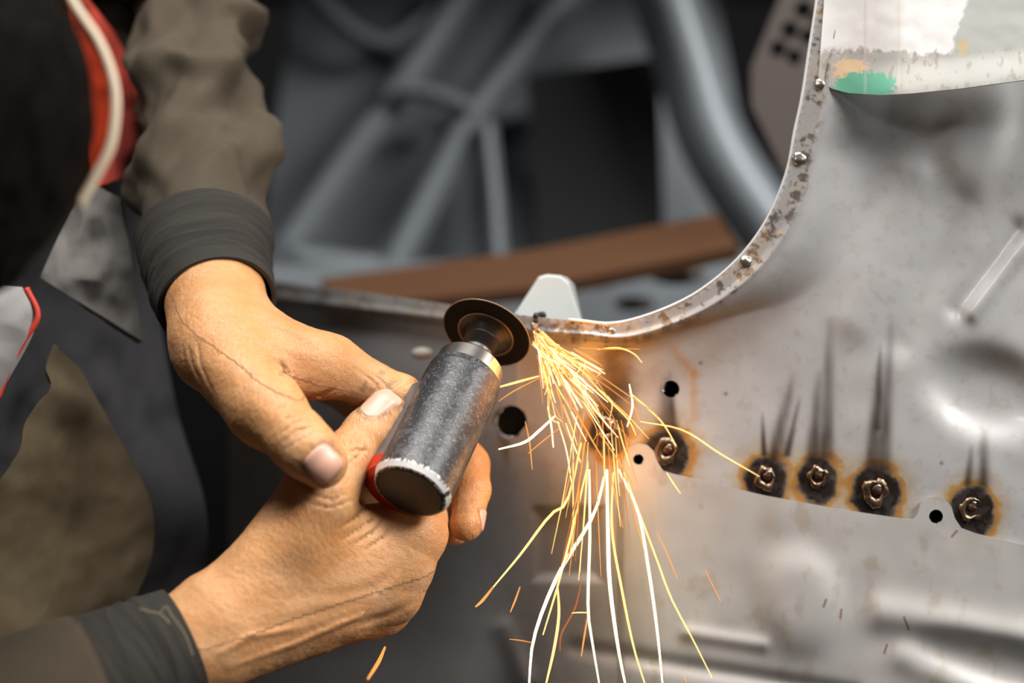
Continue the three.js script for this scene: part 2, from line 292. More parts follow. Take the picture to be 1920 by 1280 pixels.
// the repair sheet lapped over the top of the panel, with old paint
{
  const a = straight([[1552, -90], [1700, -90], [2045, -90]], 120), b = straight([[1534, 150], [1560, 166], [1590, 174], [1650, 178], [1710, 175], [1800, 166], [1920, 150], [2045, 138]], 120);
  const nu = 119, nv = 60;
  const g = sheet((u, v) => { const i = Math.round(u * nu), x = lerp(a[i][0], b[i][0], v), y = lerp(a[i][1], b[i][1], v); return P(x, y, baseSmooth(x) - 0.0005 - 0.012 * sstep(1540, 1700, x) + 0.0002 * noise(x / 30, y / 30) - 0.004 * sstep(0.75, 1, v) * sstep(1560, 1700, x)); }, nu, nv, 0.0016);
  const map = texture(1024, 512, (u, v) => {
    const i = Math.min(nu, Math.floor(u * nu)), j = Math.min(nu, i + 1), q = u * nu - i, x = lerp(lerp(a[i][0], a[j][0], q), lerp(b[i][0], b[j][0], q), v), y = lerp(lerp(a[i][1], a[j][1], q), lerp(b[i][1], b[j][1], q), v), n = fbm(x / 24, y / 24, 3.1), n2 = fbm(x / 7, y / 7, 1.1); let c = [232, 231, 228].map((q) => q + 10 * n);
    const mix = (t, col) => { t = clamp(t); c = c.map((p, k) => lerp(p, col[k], t)); };
    mix(sstep(90, 100, y + 22 * n + 8 * n2 - (x > 1700 ? 6 : 0)), [176, 174, 168]);
    mix(0.9 * sstep(0, 10, x - 1765 - (130 - y) * 0.35 + 14 * n), [172, 174, 168]);
    mix(0.6 * sstep(0.12, 0.25, fbm(x / 14, y / 26, 7)) * sstep(85, 100, y), [150, 140, 126]);
    mix(sstep(0.1, -0.2, Math.hypot((x - 1595) / 34, (y - 132) / 24) - 1 + 0.7 * n2), [222, 190, 150]);
    mix(sstep(0.1, -0.1, Math.hypot((x - 1622) / 56, (y - 160) / 26) - 1 + 0.6 * n2), [96, 176, 146]);
    mix(0.8 * sstep(0.2, -0.2, Math.hypot((x - 1805) / 9, (y - 88) / 14) - 1 + n2), [206, 178, 130]);
    mix(0.4 * Math.exp(-((x - 1622) ** 2) / 12) + 0.3 * Math.exp(-((x - 1685) ** 2) / 8), [214, 200, 188]);
    return c;
  });
  const o = obj('lapped_sheet', g, new THREE.MeshPhysicalMaterial({ map, roughness: 0.5, bumpMap: grainTex, bumpScale: 0.0001 }), car); o.userData.label = 'white painted repair sheet with green and bare patches';
}
const steelM = std(0x7d858b, 0.45, 0.2), blackM = std(0x0e0f12, 0.85);
const weldM = std(0xb9b2a6, 0.28, 0.9), burntM = std(0x5a4030, 0.4, 0.7), copperM = std(0x75614d, 0.35, 0.85);
function nugget(px, py, r, d, deep = 1, m = weldM) {
  const g = new THREE.SphereGeometry(1, 20, 14), p = g.attributes.position;
  for (let k = 0; k < p.count; k++) { const n = 1 + 0.22 * noise(p.getX(k) * 2.2 + px, p.getY(k) * 2.2 + py, p.getZ(k) * 2.2); p.setXYZ(k, p.getX(k) * n, p.getY(k) * n, p.getZ(k) * n); }
  g.scale(r, r * 0.9, r * 0.35 * deep); g.computeVertexNormals(); const o = obj('spot_weld', g, m, car); o.position.copy(P(px, py, d)); return o;
}
for (const [x, y, r] of [[1540, 158, 13], [1500, 298, 15], [1400, 491, 14], [1147, 622, 9], [1134, 612, 6]]) nugget(x, y, r * 0.00025, baseSmooth(x) + 0.0004, 1.3);
for (const [x, y, r] of BURNS) {
  const d = panelDepthAt(x, y), ring = new THREE.TorusGeometry(r * 0.38 * 0.00025, r * 0.14 * 0.00025, 10, 36), p = ring.attributes.position;
  for (let k = 0; k < p.count; k++) { const n = 1 + 0.45 * noise(p.getX(k) * 210 + x * 3.7, p.getY(k) * 210, 1) + 0.15 * noise(p.getX(k) * 900, p.getY(k) * 900, x); p.setXYZ(k, p.getX(k) * n, p.getY(k) * n * 1.1, p.getZ(k) * n); }
  ring.computeVertexNormals(); const o = obj('weld_ring', ring, copperM, car); o.position.copy(P(x, y + 4, d - 0.0004));
  nugget(x + 2, y, r * 0.26 * 0.00025, d - 0.0003, 1.6, burntM); nugget(x + 5, y - 7, r * 0.13 * 0.00025, d - 0.0009, 2, weldM);
}
function panelDepthAt(x, y) { return baseSmooth(x) + 0.013 - pressed(x, y); }
// closed sockets behind the round holes
for (const [x, y, r, dd] of [[1258, 729, 17, 0.0005], [1197, 861, 16, 0.0005], [1755, 968, 19, 0.0005], [958, 790, 32, 0.012]]) { const o = obj('socket', lathe([[0.045, 0.00001], [0.045, r * 0.00029], [0.0, r * 0.00029]], 28), steelM, car); o.position.copy(P(x, y, panelDepthAt(x, y) + dd)); o.rotation.x = -Math.PI / 2; }
// burrs of melted metal where the disc cuts
for (let k = 0; k < 9; k++) nugget(996 + 22 * rnd(), 590 + 22 * rnd(), (4 + 5 * rnd()) * 0.00025, baseSmooth(1000) - 0.001, 2, k % 3 ? std(0x3a3634, 0.35, 0.8) : weldM);
// bright cut edge of the flange
{ const pts = EDGE.filter((e, i) => i % 3 === 0 && e[0] > 1060).map((e) => P(e[0], e[1] - 1, baseSmooth(e[0]) + 0.0004)); obj('flange_edge', tube(pts, 0.00075, 8), std(0xe6e4e0, 0.3, 0.3), car); }
// wedge shaped bracket behind the flange
{
  const f = [[962, 600], [1030, 520], [1044, 516], [1068, 518], [1080, 530], [1092, 604]], sh = new THREE.Shape(f.map(([x, y]) => new THREE.Vector2((x - 960) / F * 0.72, (640 - y) / F * 0.72)));
  const g = new THREE.ExtrudeGeometry(sh, { depth: 0.03, bevelEnabled: true, bevelSize: 0.0012, bevelThickness: 0.004, bevelSegments: 4 });
  const q = g.attributes.position; for (let k = 0; k < q.count; k++) if (q.getZ(k) > 0.015) q.setX(k, q.getX(k) - 0.0045 * clamp((q.getY(k) - 0.008) / 0.025));
  g.computeVertexNormals(); const o = obj('wedge_bracket', g, std(0xc3c9c6, 0.5), car); o.position.set(0, Y0, -0.765); o.userData.label = 'pale grey wedge bracket standing behind the flange';
}
// far side of the shell, seen out of focus
function beam(name, pts, d, w, depth, m) { // a pressed strut: rounded ridge section along a line
  const q = smooth(pts.map(([x, y, dd]) => P(x, y, dd ?? d)), 24), W = w / F * d / 2;
  const g = sheet((u, v) => { const i = Math.round(u * 23), t = q[Math.min(23, i + 1)].clone().sub(q[Math.max(0, i - 1)]).normalize(), s = V(-t.y, t.x, 0).normalize(), a = (v - 0.5) * 2; return q[i].clone().addScaledVector(s, a * W).add(V(0, 0, depth * (1 - Math.pow(Math.abs(a), 2.5)))); }, 23, 14, 0.003);
  return obj(name, g, m, car);
}
function plate(name, pts, d0, d1, m, thick = 0.004, bulge = 0) { // four corners: tl, tr, br, bl
  const g = sheet((u, v) => { const x = lerp(lerp(pts[0][0], pts[1][0], u), lerp(pts[3][0], pts[2][0], u), v), y = lerp(lerp(pts[0][1], pts[1][1], u), lerp(pts[3][1], pts[2][1], u), v); return P(x, y, lerp(d0, d1, u) - bulge * Math.sin(Math.PI * u) * Math.sin(Math.PI * v)); }, 16, 16, thick);
  return obj(name, g, m, car);
}
plate('far_side_panel', [[560, -80], [1330, -80], [1440, 520], [480, 520]], 1.75, 1.7, steelM, 0.004, 0.03);
plate('inner_skin', [[700, 150], [1000, -80], [1000, 520], [560, 520]], 1.72, 1.69, steelM, 0.003, 0.02);
{ const g = sheet((u, v) => V(lerp(-1.1, 1.3, u), Y0 + 0.50 + 0.05 * Math.sin(Math.PI * u), lerp(-1.13, -2.3, v)), 24, 16, 0.004); obj('added_shade_roof', g, steelM, car); }  // unseen roof, added to keep the lamps off the far interior
beam('strut', [[1110, -60], [985, 95], [880, 225], [735, 505]], 1.62, 62, 0.02, steelM);
beam('strut', [[900, -60], [760, 150], [640, 310], [540, 460]], 1.64, 60, 0.015, steelM);
beam('cross_member', [[745, 165], [810, 175], [885, 205]], 1.6, 34, 0.015, steelM);
beam('stiffener', [[912, 235], [925, 360], [935, 500]], 1.6, 36, 0.02, steelM);
beam('roof_bow', [[560, -70], [620, 20], [720, 80], [830, 10]], 1.66, 36, 0.015, steelM);
beam('cross_member', [[560, 480], [650, 492], [745, 500]], 1.62, 40, 0.012, steelM);
beam('pillar', [[1225, -80], [1290, 120], [1340, 270], [1470, 470]], 1.5, 130, 0.05, steelM);
plate('black_board', [[990, 140], [1235, 105], [1245, 440], [1010, 470]], 1.58, 1.56, blackM, 0.02).userData.label = 'black rectangular board on the far side panel';  // plain black board on the far side panel
plate('tunnel_panel', [[420, 500], [1480, 470], [1480, 760], [420, 760]], 1.35, 1.22, steelM, 0.004);
for (const [x, y, w] of [[1120, 520, 40], [1270, 505, 70], [1190, 560, 50]]) { const o = obj('floor_fitting', new THREE.SphereGeometry(w / F * 1.15, 20, 12), std(0x6a625c, 0.4, 0.5), car); o.position.copy(P(x, y + 10, 1.2)); o.scale.set(0.8, 0.3, 0.4); }
{ // bracket with round holes, upper right
  const sh = new THREE.Shape([[1490, -70], [1560, -70], [1560, 330], [1470, 330], [1408, 200], [1408, 130]].map(([x, y]) => new THREE.Vector2((x - 960) / F * 1.1, (640 - y) / F * 1.1)));
  for (const [x, y, r] of [[1503, 22, 17], [1478, 60, 17], [1456, 95, 16], [1512, 72, 16], [1486, 110, 15], [1530, 40, 14]]) { const h = new THREE.Path(); h.absarc((x - 960) / F * 1.1, (640 - y) / F * 1.1, r / F * 1.1, 0, 2 * Math.PI, true); sh.holes.push(h); }
  const o = obj('perforated_bracket', new THREE.ExtrudeGeometry(sh, { depth: 0.006, bevelEnabled: true, bevelSize: 0.001, bevelThickness: 0.001, curveSegments: 20 }), std(0x3d3531, 0.75), car); o.position.set(0, Y0, -1.1); o.userData.label = 'brown perforated bracket with round holes';
}
{ // small clip and hole on the shaded panel on the left
  const o = obj('clip', new THREE.SphereGeometry(0.006, 18, 12), std(0x8b8882, 0.5), car); o.position.copy(P(792, 662, 0.775)); o.scale.set(1, 0.55, 0.5);
}
const board = obj('wooden_board', (() => { const pts = [[600, 505], [1340, 395], [1385, 440], [1375, 470], [640, 560]], L = straight([[600, 522], [1000, 468], [1345, 400]], 30), R = straight([[640, 575], [1000, 540], [1385, 462]], 30); return sheet((u, v) => { const i = Math.round(u * 29); return P(lerp(L[i][0], R[i][0], v), lerp(L[i][1], R[i][1], v), lerp(1.19, 1.14, v)); }, 29, 8, 0.012); })(), std(0x4a2c10, 0.9));
tag(board, 'brown board lying across the car floor behind the flange', 'board');

// ------------------------------------------------------------------ the grinder
const NEAR = P(767, 925, 0.625), DISC = P(912, 624, 0.692), AX = DISC.clone().sub(NEAR).normalize(), LEN = DISC.distanceTo(NEAR);
const tool = thing('air_grinder', 'black cylindrical grinder with silver collar, thin cutting disc and red handle end', 'grinder');
tool.position.copy(NEAR); tool.quaternion.setFromUnitVectors(V(0, 1, 0), AX);
const R = 0.0182;
// rubber of one even grey with mottled dust and specks (same size in every direction); the chipped rim of the end shows the pale core in torn patches
const sleeveTex = texture(1024, 512, (u, v) => {
  const a = u * 2 * Math.PI, cx = Math.cos(a) * 3, cz = Math.sin(a) * 3, l = v * 15, n = fbm(cx * 0.9, cz * 0.9, l * 0.9), f = fbm(cx * 3.1, cz * 3.1, l * 3.1), sp = noise(cx * 9, cz * 9, l * 9);
  let c = (v > 0.17 ? [46, 47, 49] : [24, 24, 25]).map((q) => q + 12 * f);
  const mix = (t, col) => { t = clamp(t); c = c.map((p, k) => lerp(p, col[k], t)); };
  if (v > 0.18) { mix(0.55 * sstep(0.02, 0.16, n + 0.8 * f), [88, 90, 91]); mix(0.75 * sstep(0.42, 0.55, sp + 0.25 * f), [150, 152, 152]); }
  else mix(0.3 * sstep(0.1, 0.4, f), [52, 48, 45]);
  const torn = 0.022 * fbm(cx * 4, cz * 4, 3.3) + 0.012 * noise(cx * 11, cz * 11, 1), chip = sstep(-0.34, -0.31, fbm(cx * 0.45 + 2, cz * 0.45, 6.1));
  mix(chip * sstep(0.180, 0.184, v + torn) * (1 - sstep(0.222, 0.228, v + 1.4 * torn)), [222, 220, 216]);
  return c;
});
const sleeveBump = texture(512, 256, (u, v, x, y) => { const q = 128 + 60 * noise(x / 3, y / 3, 2) + 60 * fbm(x / 14, y / 14, 1); return [q, q, q]; }, false);
obj('sleeve', lathe([[0, 0.00001], [0.0003, 0.0150], [0.0012, 0.0168], [0.0034, R], [0.030, R * 1.005], [0.068, R], [0.0715, R * 0.975], [0.0722, R * 0.92]], 96), new THREE.MeshPhysicalMaterial({ map: sleeveTex, roughness: 0.38, bumpMap: sleeveBump, bumpScale: 0.0002 }), tool);
const collar = obj('collar', lathe([[0.070, 0.0125], [0.0718, 0.0163], [0.0725, 0.0166], [0.0795, 0.0163], [0.0806, 0.0155], [0.081, 0.009]], 72), std(0xc9c4bb, 0.22, 0.95), tool); collar.userData.label = 'bright steel collar';
obj('chuck', lathe([[0.079, 0.0084], [0.0812, 0.0086], [0.0885, 0.0082], [0.0892, 0.0075]], 48), std(0xbfbdb8, 0.25, 0.95), tool);
const hubM = std(0x24211f, 0.4, 0.5), discM = std(0x0a0a0a, 0.8, 0, { specularIntensity: 0.35 });
const hp = [[0.088, 0.0070]]; for (let k = 0; k < 6; k++) hp.push([0.0888 + k * 0.0011, 0.0074 + 0.0002 * k], [0.0893 + k * 0.0011, 0.0080 + 0.0002 * k]);
hp.push([0.0956, 0.0090], [0.0985, 0.0112], [0.0998, 0.0128], [0.1004, 0.0138], [0.1012, 0.0140], [0.1016, 0.0133]);
obj('flange_nut', lathe(hp.map(([y, r]) => [y * LEN / 0.1018, r]), 72), hubM, tool);
const disc = obj('cutting_disc', lathe([[LEN - 0.0008, 0.0128], [LEN - 0.0009, 0.0138], [LEN - 0.0005, 0.0150], [LEN - 0.0005, 0.0216], [LEN - 0.0003, 0.0221], [LEN + 0.0004, 0.0221], [LEN + 0.0006, 0.0216], [LEN + 0.0006, 0.003], [LEN + 0.0006, 0.00001]], 96), discM, tool); disc.userData.label = 'thin dark abrasive cutting disc';
obj('disc_rim', new THREE.TorusGeometry(0.0221, 0.00035, 8, 120).rotateX(Math.PI / 2).translate(0, LEN, 0), std(0x8a7767, 0.5, 0.3), disc);
obj('washer_ring', new THREE.TorusGeometry(0.0139, 0.0005, 8, 90).rotateX(Math.PI / 2).translate(0, LEN - 0.0012, 0), std(0x7d6a5a, 0.35, 0.7), disc);
{ // the second barrel behind the sleeve, grey with a red end
  const g = sub('handle', tool), w0 = V(-0.75, -0.22, -0.6), off = w0.addScaledVector(AX, -w0.dot(AX)).normalize().applyQuaternion(tool.quaternion.clone().invert()).multiplyScalar(0.0085);
  const a = obj('handle_barrel', lathe([[0.010, 0.0150], [0.0105, 0.0172], [0.055, 0.0172], [0.06, 0.010]], 64), std(0x6d7075, 0.4, 0.5), g); a.position.copy(off);
  const b = obj('red_end', lathe([[0.0015, 0.00001], [0.002, 0.0140], [0.004, 0.0165], [0.0106, 0.0174], [0.0112, 0.0170]], 64), std(0xb92a12, 0.4), g); b.position.copy(off); b.userData.label = 'red plastic handle end';
}

// ------------------------------------------------------------------ the person
const person = thing('person', 'person in dark olive work jacket holding a grinder with both bare hands', 'person');
const J = (a) => ({ p: P(a[0], a[1], a[2]), r: a[3] });
function makeHand(spec) {
  const palm = spec.palm.map((b) => b.map(J)), fingers = spec.fingers.map((c) => c.map(J));
  const marks = (spec.marks ?? []).map((m) => ({ ...m, pts: m.pts.map(([x, y]) => P(x, y, m.d)) }));
  const coarse = (p) => {
    let d = 1; for (const [a, b] of palm) d = smin(d, segd(p, a.p, b.p, a.r, b.r), 0.011);
    let out = d;
    for (const c of fingers) { let q = 1; for (let i = 0; i < c.length - 1; i++) q = smin(q, segd(p, c[i].p, c[i + 1].p, c[i].r, c[i + 1].r), 0.0025); out = Math.min(out, smin(d, q, 0.009)); }
    return out;
  };
  const fine = (p) => {
    let d = coarse(p);
    for (const m of marks) {
      let best = 1, tt = 0; for (let i = 0; i < m.pts.length - 1; i++) { const a = m.pts[i], b = m.pts[i + 1], dx = b.x - a.x, dy = b.y - a.y, t = clamp(((p.x - a.x) * dx + (p.y - a.y) * dy) / (dx * dx + dy * dy)), q = Math.hypot(p.x - a.x - dx * t, p.y - a.y - dy * t); if (q < best) { best = q; tt = (i + t) / (m.pts.length - 1); } }
      if (best < m.w * 3 && Math.abs(p.z - m.pts[0].z) < (m.zr ?? 0.022)) d -= m.a * Math.exp(-best * best / (m.w * m.w)) * Math.sin(Math.PI * clamp(0.08 + 0.84 * tt));
    }
    d -= 0.00045 * noise(p.x * 90, p.y * 90, p.z * 90) + 0.00014 * noise(p.x * 420, p.y * 420, p.z * 420);
    return d;
  };
  return { coarse, fine, fingers, palm };
}
const leftHand = makeHand({
  palm: [
    [[388, 470, 0.715, 0.027], [415, 632, 0.662, 0.0225]],
    [[412, 640, 0.655, 0.021], [590, 683, 0.648, 0.0135]],
    [[425, 630, 0.672, 0.020], [618, 684, 0.672, 0.0130]],
    [[430, 640, 0.69, 0.018], [625, 692, 0.694, 0.0125]],
    [[430, 650, 0.70, 0.016], [612, 700, 0.712, 0.0120]],
    [[412, 668, 0.642, 0.0175], [497, 765, 0.618, 0.0150]],
    [[470, 705, 0.640, 0.0150], [545, 705, 0.645, 0.0095]],
  ],
  fingers: [
    [[497, 765, 0.618, 0.0148], [558, 824, 0.604, 0.0130], [580, 845, 0.601, 0.0124], [604, 868, 0.600, 0.0108]],
    [[592, 683, 0.648, 0.0128], [670, 714, 0.658, 0.0108], [752, 744, 0.668, 0.0105], [835, 812, 0.694, 0.0090], [848, 890, 0.694, 0.0078]],
    [[618, 684, 0.672, 0.0125], [790, 765, 0.705, 0.0104], [882, 868, 0.700, 0.0092], [886, 920, 0.688, 0.0086], [874, 984, 0.674, 0.0078]],
    [[625, 692, 0.694, 0.0120], [770, 790, 0.735, 0.0100], [862, 890, 0.732, 0.0090], [852, 992, 0.700, 0.0076]],
    [[612, 700, 0.712, 0.0115], [720, 800, 0.750, 0.0090], [800, 890, 0.755, 0.0080], [812, 950, 0.735, 0.0070]],
  ],
  marks: [
    { pts: [[522, 815], [548, 795], [572, 785]], d: 0.59, a: -0.0007, w: 0.0007 }, { pts: [[530, 828], [556, 808], [592, 798]], d: 0.59, a: -0.0008, w: 0.0007 }, { pts: [[516, 800], [540, 782], [560, 776]], d: 0.6, a: -0.0005, w: 0.0006 },
    { pts: [[536, 842], [560, 825], [585, 812]], d: 0.59, a: -0.0004, w: 0.0006 }, { pts: [[505, 780], [525, 765], [548, 758]], d: 0.6, a: -0.0004, w: 0.0007 },
    { pts: [[522, 668], [535, 700], [550, 735]], d: 0.635, a: -0.0022, w: 0.0020 }, { pts: [[508, 662], [525, 690]], d: 0.635, a: -0.001, w: 0.0012 }, { pts: [[565, 750], [600, 742], [625, 728]], d: 0.64, a: -0.0012, w: 0.001 },
    { pts: [[450, 565], [520, 605], [600, 640]], d: 0.64, a: 0.0010, w: 0.0022 }, { pts: [[425, 590], [500, 635], [575, 665]], d: 0.635, a: 0.0008, w: 0.0022 },
    { pts: [[360, 650], [372, 690], [395, 730]], d: 0.635, a: -0.0005, w: 0.001 }, { pts: [[372, 640], [386, 690], [412, 735]], d: 0.63, a: -0.0005, w: 0.001 }, { pts: [[350, 640], [358, 690], [380, 738]], d: 0.64, a: -0.0004, w: 0.001 },
    { pts: [[668, 690], [700, 715], [712, 735]], d: 0.65, a: -0.0005, w: 0.0008 }, { pts: [[690, 692], [715, 712], [728, 730]], d: 0.655, a: -0.0005, w: 0.0008 },
  ],
});
const rightHand = makeHand({
  palm: [
    [[120, 1310, 0.583, 0.024], [385, 1190, 0.612, 0.0205]],
    [[400, 1165, 0.615, 0.0170], [780, 1000, 0.652, 0.0125]],
    [[400, 1185, 0.612, 0.0180], [753, 1060, 0.648, 0.0125]],
    [[400, 1205, 0.615, 0.0165], [736, 1107, 0.649, 0.0120]],
    [[400, 1222, 0.622, 0.0145], [714, 1138, 0.656, 0.0115]],
    [[430, 1135, 0.614, 0.0165], [590, 940, 0.624, 0.0150]],
    [[560, 1010, 0.626, 0.0150], [735, 990, 0.652, 0.0110]],
  ],
  fingers: [
    [[596, 928, 0.626, 0.0148], [660, 850, 0.640, 0.0118], [690, 812, 0.646, 0.0114], [722, 768, 0.652, 0.0096]],
    [[780, 1000, 0.652, 0.0122], [812, 958, 0.697, 0.0102], [745, 920, 0.720, 0.0090], [690, 930, 0.712, 0.0078]],
    [[753, 1060, 0.648, 0.0120], [768, 1030, 0.697, 0.0102], [715, 1000, 0.722, 0.0090], [660, 1000, 0.712, 0.0078]],
    [[736, 1107, 0.649, 0.0116], [748, 1085, 0.695, 0.0098], [700, 1050, 0.716, 0.0088], [650, 1045, 0.708, 0.0076]],
    [[714, 1138, 0.656, 0.0110], [728, 1125, 0.690, 0.0090], [690, 1090, 0.708, 0.0080], [650, 1080, 0.702, 0.0070]],
  ],
  marks: [
    { pts: [[420, 1215], [470, 1190], [560, 1185]], d: 0.6, a: 0.0012, w: 0.0018 }, { pts: [[440, 1240], [540, 1215], [640, 1180], [700, 1165]], d: 0.605, a: 0.0011, w: 0.0016 }, { pts: [[560, 1110], [640, 1115], [700, 1105], [745, 1070]], d: 0.62, a: -0.0010, w: 0.0030 },
    { pts: [[640, 1170], [720, 1155], [775, 1130]], d: 0.635, a: -0.0012, w: 0.0022 }, { pts: [[540, 1150], [620, 1140], [700, 1125]], d: 0.62, a: -0.0008, w: 0.003 },
    { pts: [[640, 985], [670, 970], [690, 945]], d: 0.625, a: -0.001, w: 0.0011 }, { pts: [[650, 1005], [685, 985], [705, 970]], d: 0.63, a: -0.0012, w: 0.001 }, { pts: [[670, 1015], [705, 995], [718, 975]], d: 0.63, a: -0.0011, w: 0.001 }, { pts: [[690, 1025], [722, 1005], [735, 985]], d: 0.635, a: -0.001, w: 0.001 },
    { pts: [[590, 925], [625, 935], [650, 925]], d: 0.615, a: -0.0006, w: 0.0008 }, { pts: [[585, 940], [620, 950], [655, 940]], d: 0.615, a: -0.0006, w: 0.0008 }, { pts: [[650, 850], [668, 842], [690, 845]], d: 0.63, a: -0.0006, w: 0.0008 }, { pts: [[655, 868], [672, 855], [685, 838]], d: 0.63, a: -0.0006, w: 0.0008 },
  ],
});
const NAILS = [ // where the nail sits, its outward normal, the way the finger points, half width, half length
  { hand: leftHand, c: P(606, 868, 0.590), n: V(0.12, 0.10, 1), t: V(0.66, -0.70, 0), w: 0.0075, l: 0.0070 },
  { hand: rightHand, c: P(712, 757, 0.645), n: V(-0.45, 0.22, 0.86), t: V(0.6, 0.8, 0), w: 0.0062, l: 0.0072 },
  { hand: leftHand, c: P(893, 974, 0.676), n: V(0.93, -0.1, 0.32), t: V(-0.08, -1, 0.1), w: 0.0042, l: 0.0056 },
];
function skinColours(m) {
  const col = [];
  for (let k = 0; k < m.pos.length; k += 3) {
    const x = m.pos[k], y = m.pos[k + 1], z = m.pos[k + 2], n1 = fbm(x * 55, y * 55, z * 55), n2 = noise(x * 260, y * 260, z * 260), n3 = fbm(x * 130 + 9, y * 130, z * 130);
    let c = [0.60 + 0.06 * n1, 0.295 + 0.08 * n1, 0.118 + 0.06 * n1];
    const mix = (t, q) => { t = clamp(t); c = c.map((a, i) => lerp(a, q[i], t)); };
    mix(0.35 * sstep(0.05, 0.4, n1), [0.68, 0.40, 0.22]); mix(0.3 * sstep(0.1, 0.4, n3), [0.56, 0.25, 0.12]); mix(0.12 * sstep(0.2, 0.6, n2), [0.40, 0.22, 0.11]);
    const p = V(x, y, z);
    for (const q of NAILS) { const d = p.distanceTo(q.c);
      if (d < 0.014) { const n = q.n.clone().normalize(), t = q.t.clone().addScaledVector(n, -q.t.dot(n)).normalize(), s = t.clone().cross(n), r = p.clone().sub(q.c), e = Math.pow((r.dot(s) / q.w) ** 4 + (r.dot(t) / q.l) ** 4, 0.25); mix(0.75 * Math.exp(-(((e - 1.03) / 0.13) ** 2)) * sstep(-0.5, 0.2, n3), [0.10, 0.05, 0.03]); } mix(0.6 * (1 - sstep(0.009, 0.013, d + 0.006 * n3)) * sstep(0.0, 0.25, n3 + 0.5 * n2), [0.30, 0.15, 0.065]); }
    const g2 = p.distanceTo(P(715, 880, 0.645)); mix(0.6 * sstep(0.016, 0.014, g2 + 0.008 * n3) * sstep(0.05, 0.25, n3 + n2), [0.28, 0.15, 0.075]);  // side of the right thumb: grime plus shade put into the skin colour
    const g3 = p.distanceTo(P(705, 722, 0.655)); mix(0.6 * sstep(0.011, 0.009, g3 + 0.006 * n3) * sstep(0.05, 0.25, n3 + n2), [0.26, 0.16, 0.09]);
    col.push(...c);
  }
  return col;
}
const bodyParts = [];
function skinPart(m, axisA, axisB) { // uv: around and along the limb
  const a = axisB.clone().sub(axisA).normalize(), s = V(0, 1, 0).cross(a).normalize(), w = a.clone().cross(s), uv = [];
  for (let k = 0; k < m.pos.length; k += 3) { const q = V(m.pos[k] - axisA.x, m.pos[k + 1] - axisA.y, m.pos[k + 2] - axisA.z); uv.push(Math.atan2(q.dot(w), q.dot(s)) * 0.03 * 100, q.dot(a) * 100); }
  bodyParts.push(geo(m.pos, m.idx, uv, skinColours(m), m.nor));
}
const boxOf = (h) => { const lo = [9, 9, 9], hi = [-9, -9, -9]; for (const c of [...h.palm, ...h.fingers]) for (const j of c) ['x', 'y', 'z'].forEach((k, i) => { lo[i] = Math.min(lo[i], j.p[k] - j.r - 0.004); hi[i] = Math.max(hi[i], j.p[k] + j.r + 0.004); }); return [lo, hi]; };
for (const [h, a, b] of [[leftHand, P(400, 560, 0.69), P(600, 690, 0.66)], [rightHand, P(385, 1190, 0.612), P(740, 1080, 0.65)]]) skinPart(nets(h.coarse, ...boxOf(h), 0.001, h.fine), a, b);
// the rest of the body under the clothes
const HEAD = P(-520, 200, 0.47);
{
  const S = { neck: V(-0.42, Y0 + 0.13, -0.60), ls: V(-0.34, Y0 + 0.27, -0.84), rs: V(-0.42, Y0 + 0.06, -0.50), le: P(362, 80, 0.803), re: V(-0.36, Y0 - 0.2, -0.48), chest: V(-0.50, Y0 + 0.02, -0.74), hip: V(-0.68, 0.82, -0.86) };
  const lw = P(395, 500, 0.705), rw = P(150, 1298, 0.583);
  const bones = [[S.neck, HEAD, 0.055, 0.05], [S.ls, P(345, -120, 0.84), 0.03, 0.018], [P(345, -120, 0.84), P(372, 90, 0.80), 0.018, 0.016], [P(372, 90, 0.80), P(378, 300, 0.755), 0.016, 0.019], [P(378, 300, 0.755), lw, 0.019, 0.0225], [S.rs, S.re, 0.045, 0.036], [S.re, rw, 0.034, 0.023], [S.ls, S.chest, 0.06, 0.12], [S.rs, S.chest, 0.055, 0.12], [S.chest, S.hip, 0.125, 0.13], [S.neck, S.chest, 0.07, 0.11],
    [S.hip, V(-0.62, 0.45, -0.74), 0.09, 0.06], [V(-0.62, 0.45, -0.74), V(-0.68, 0.06, -0.72), 0.06, 0.045], [S.hip, V(-0.76, 0.45, -0.98), 0.09, 0.06], [V(-0.76, 0.45, -0.98), V(-0.8, 0.06, -1.0), 0.06, 0.045], [V(-0.68, 0.045, -0.72), V(-0.54, 0.04, -0.66), 0.045, 0.04], [V(-0.8, 0.045, -1.0), V(-0.66, 0.04, -0.94), 0.045, 0.04]];
  const f = (p) => { let d = 1; for (const [a, b, ra, rb] of bones) d = smin(d, segd(p, a, b, ra, rb), 0.03); const q = p.clone().sub(HEAD); d = smin(d, (Math.hypot(q.x / 0.112, q.y / 0.083, q.z / 0.078) - 1) * 0.078, 0.02); return d; };
  const m = nets(f, [-0.98, 0, -1.15], [-0.08, Y0 + 0.42, -0.33], 0.012); skinPart(m, S.hip, S.neck);
}
const skinBump = texture(512, 512, (u, v, x, y) => { const a = noise(x / 26, y / 26, 1.3), b = noise(x / 12, y / 12, 7.7), c = Math.abs(noise(x / 40, y / 40, 3.1)); const q = 140 + 55 * a + 35 * b - 90 * Math.exp(-c * c / 0.004); return [q, q, q]; }, false); skinBump.repeat.set(0.8, 0.8);
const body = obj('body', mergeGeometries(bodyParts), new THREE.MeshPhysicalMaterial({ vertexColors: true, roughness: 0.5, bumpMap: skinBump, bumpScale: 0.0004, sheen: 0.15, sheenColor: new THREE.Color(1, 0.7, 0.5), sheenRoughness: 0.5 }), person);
const nailM = std(0xd2a18c, 0.42, 0, { clearcoat: 0.1, clearcoatRoughness: 0.4 });
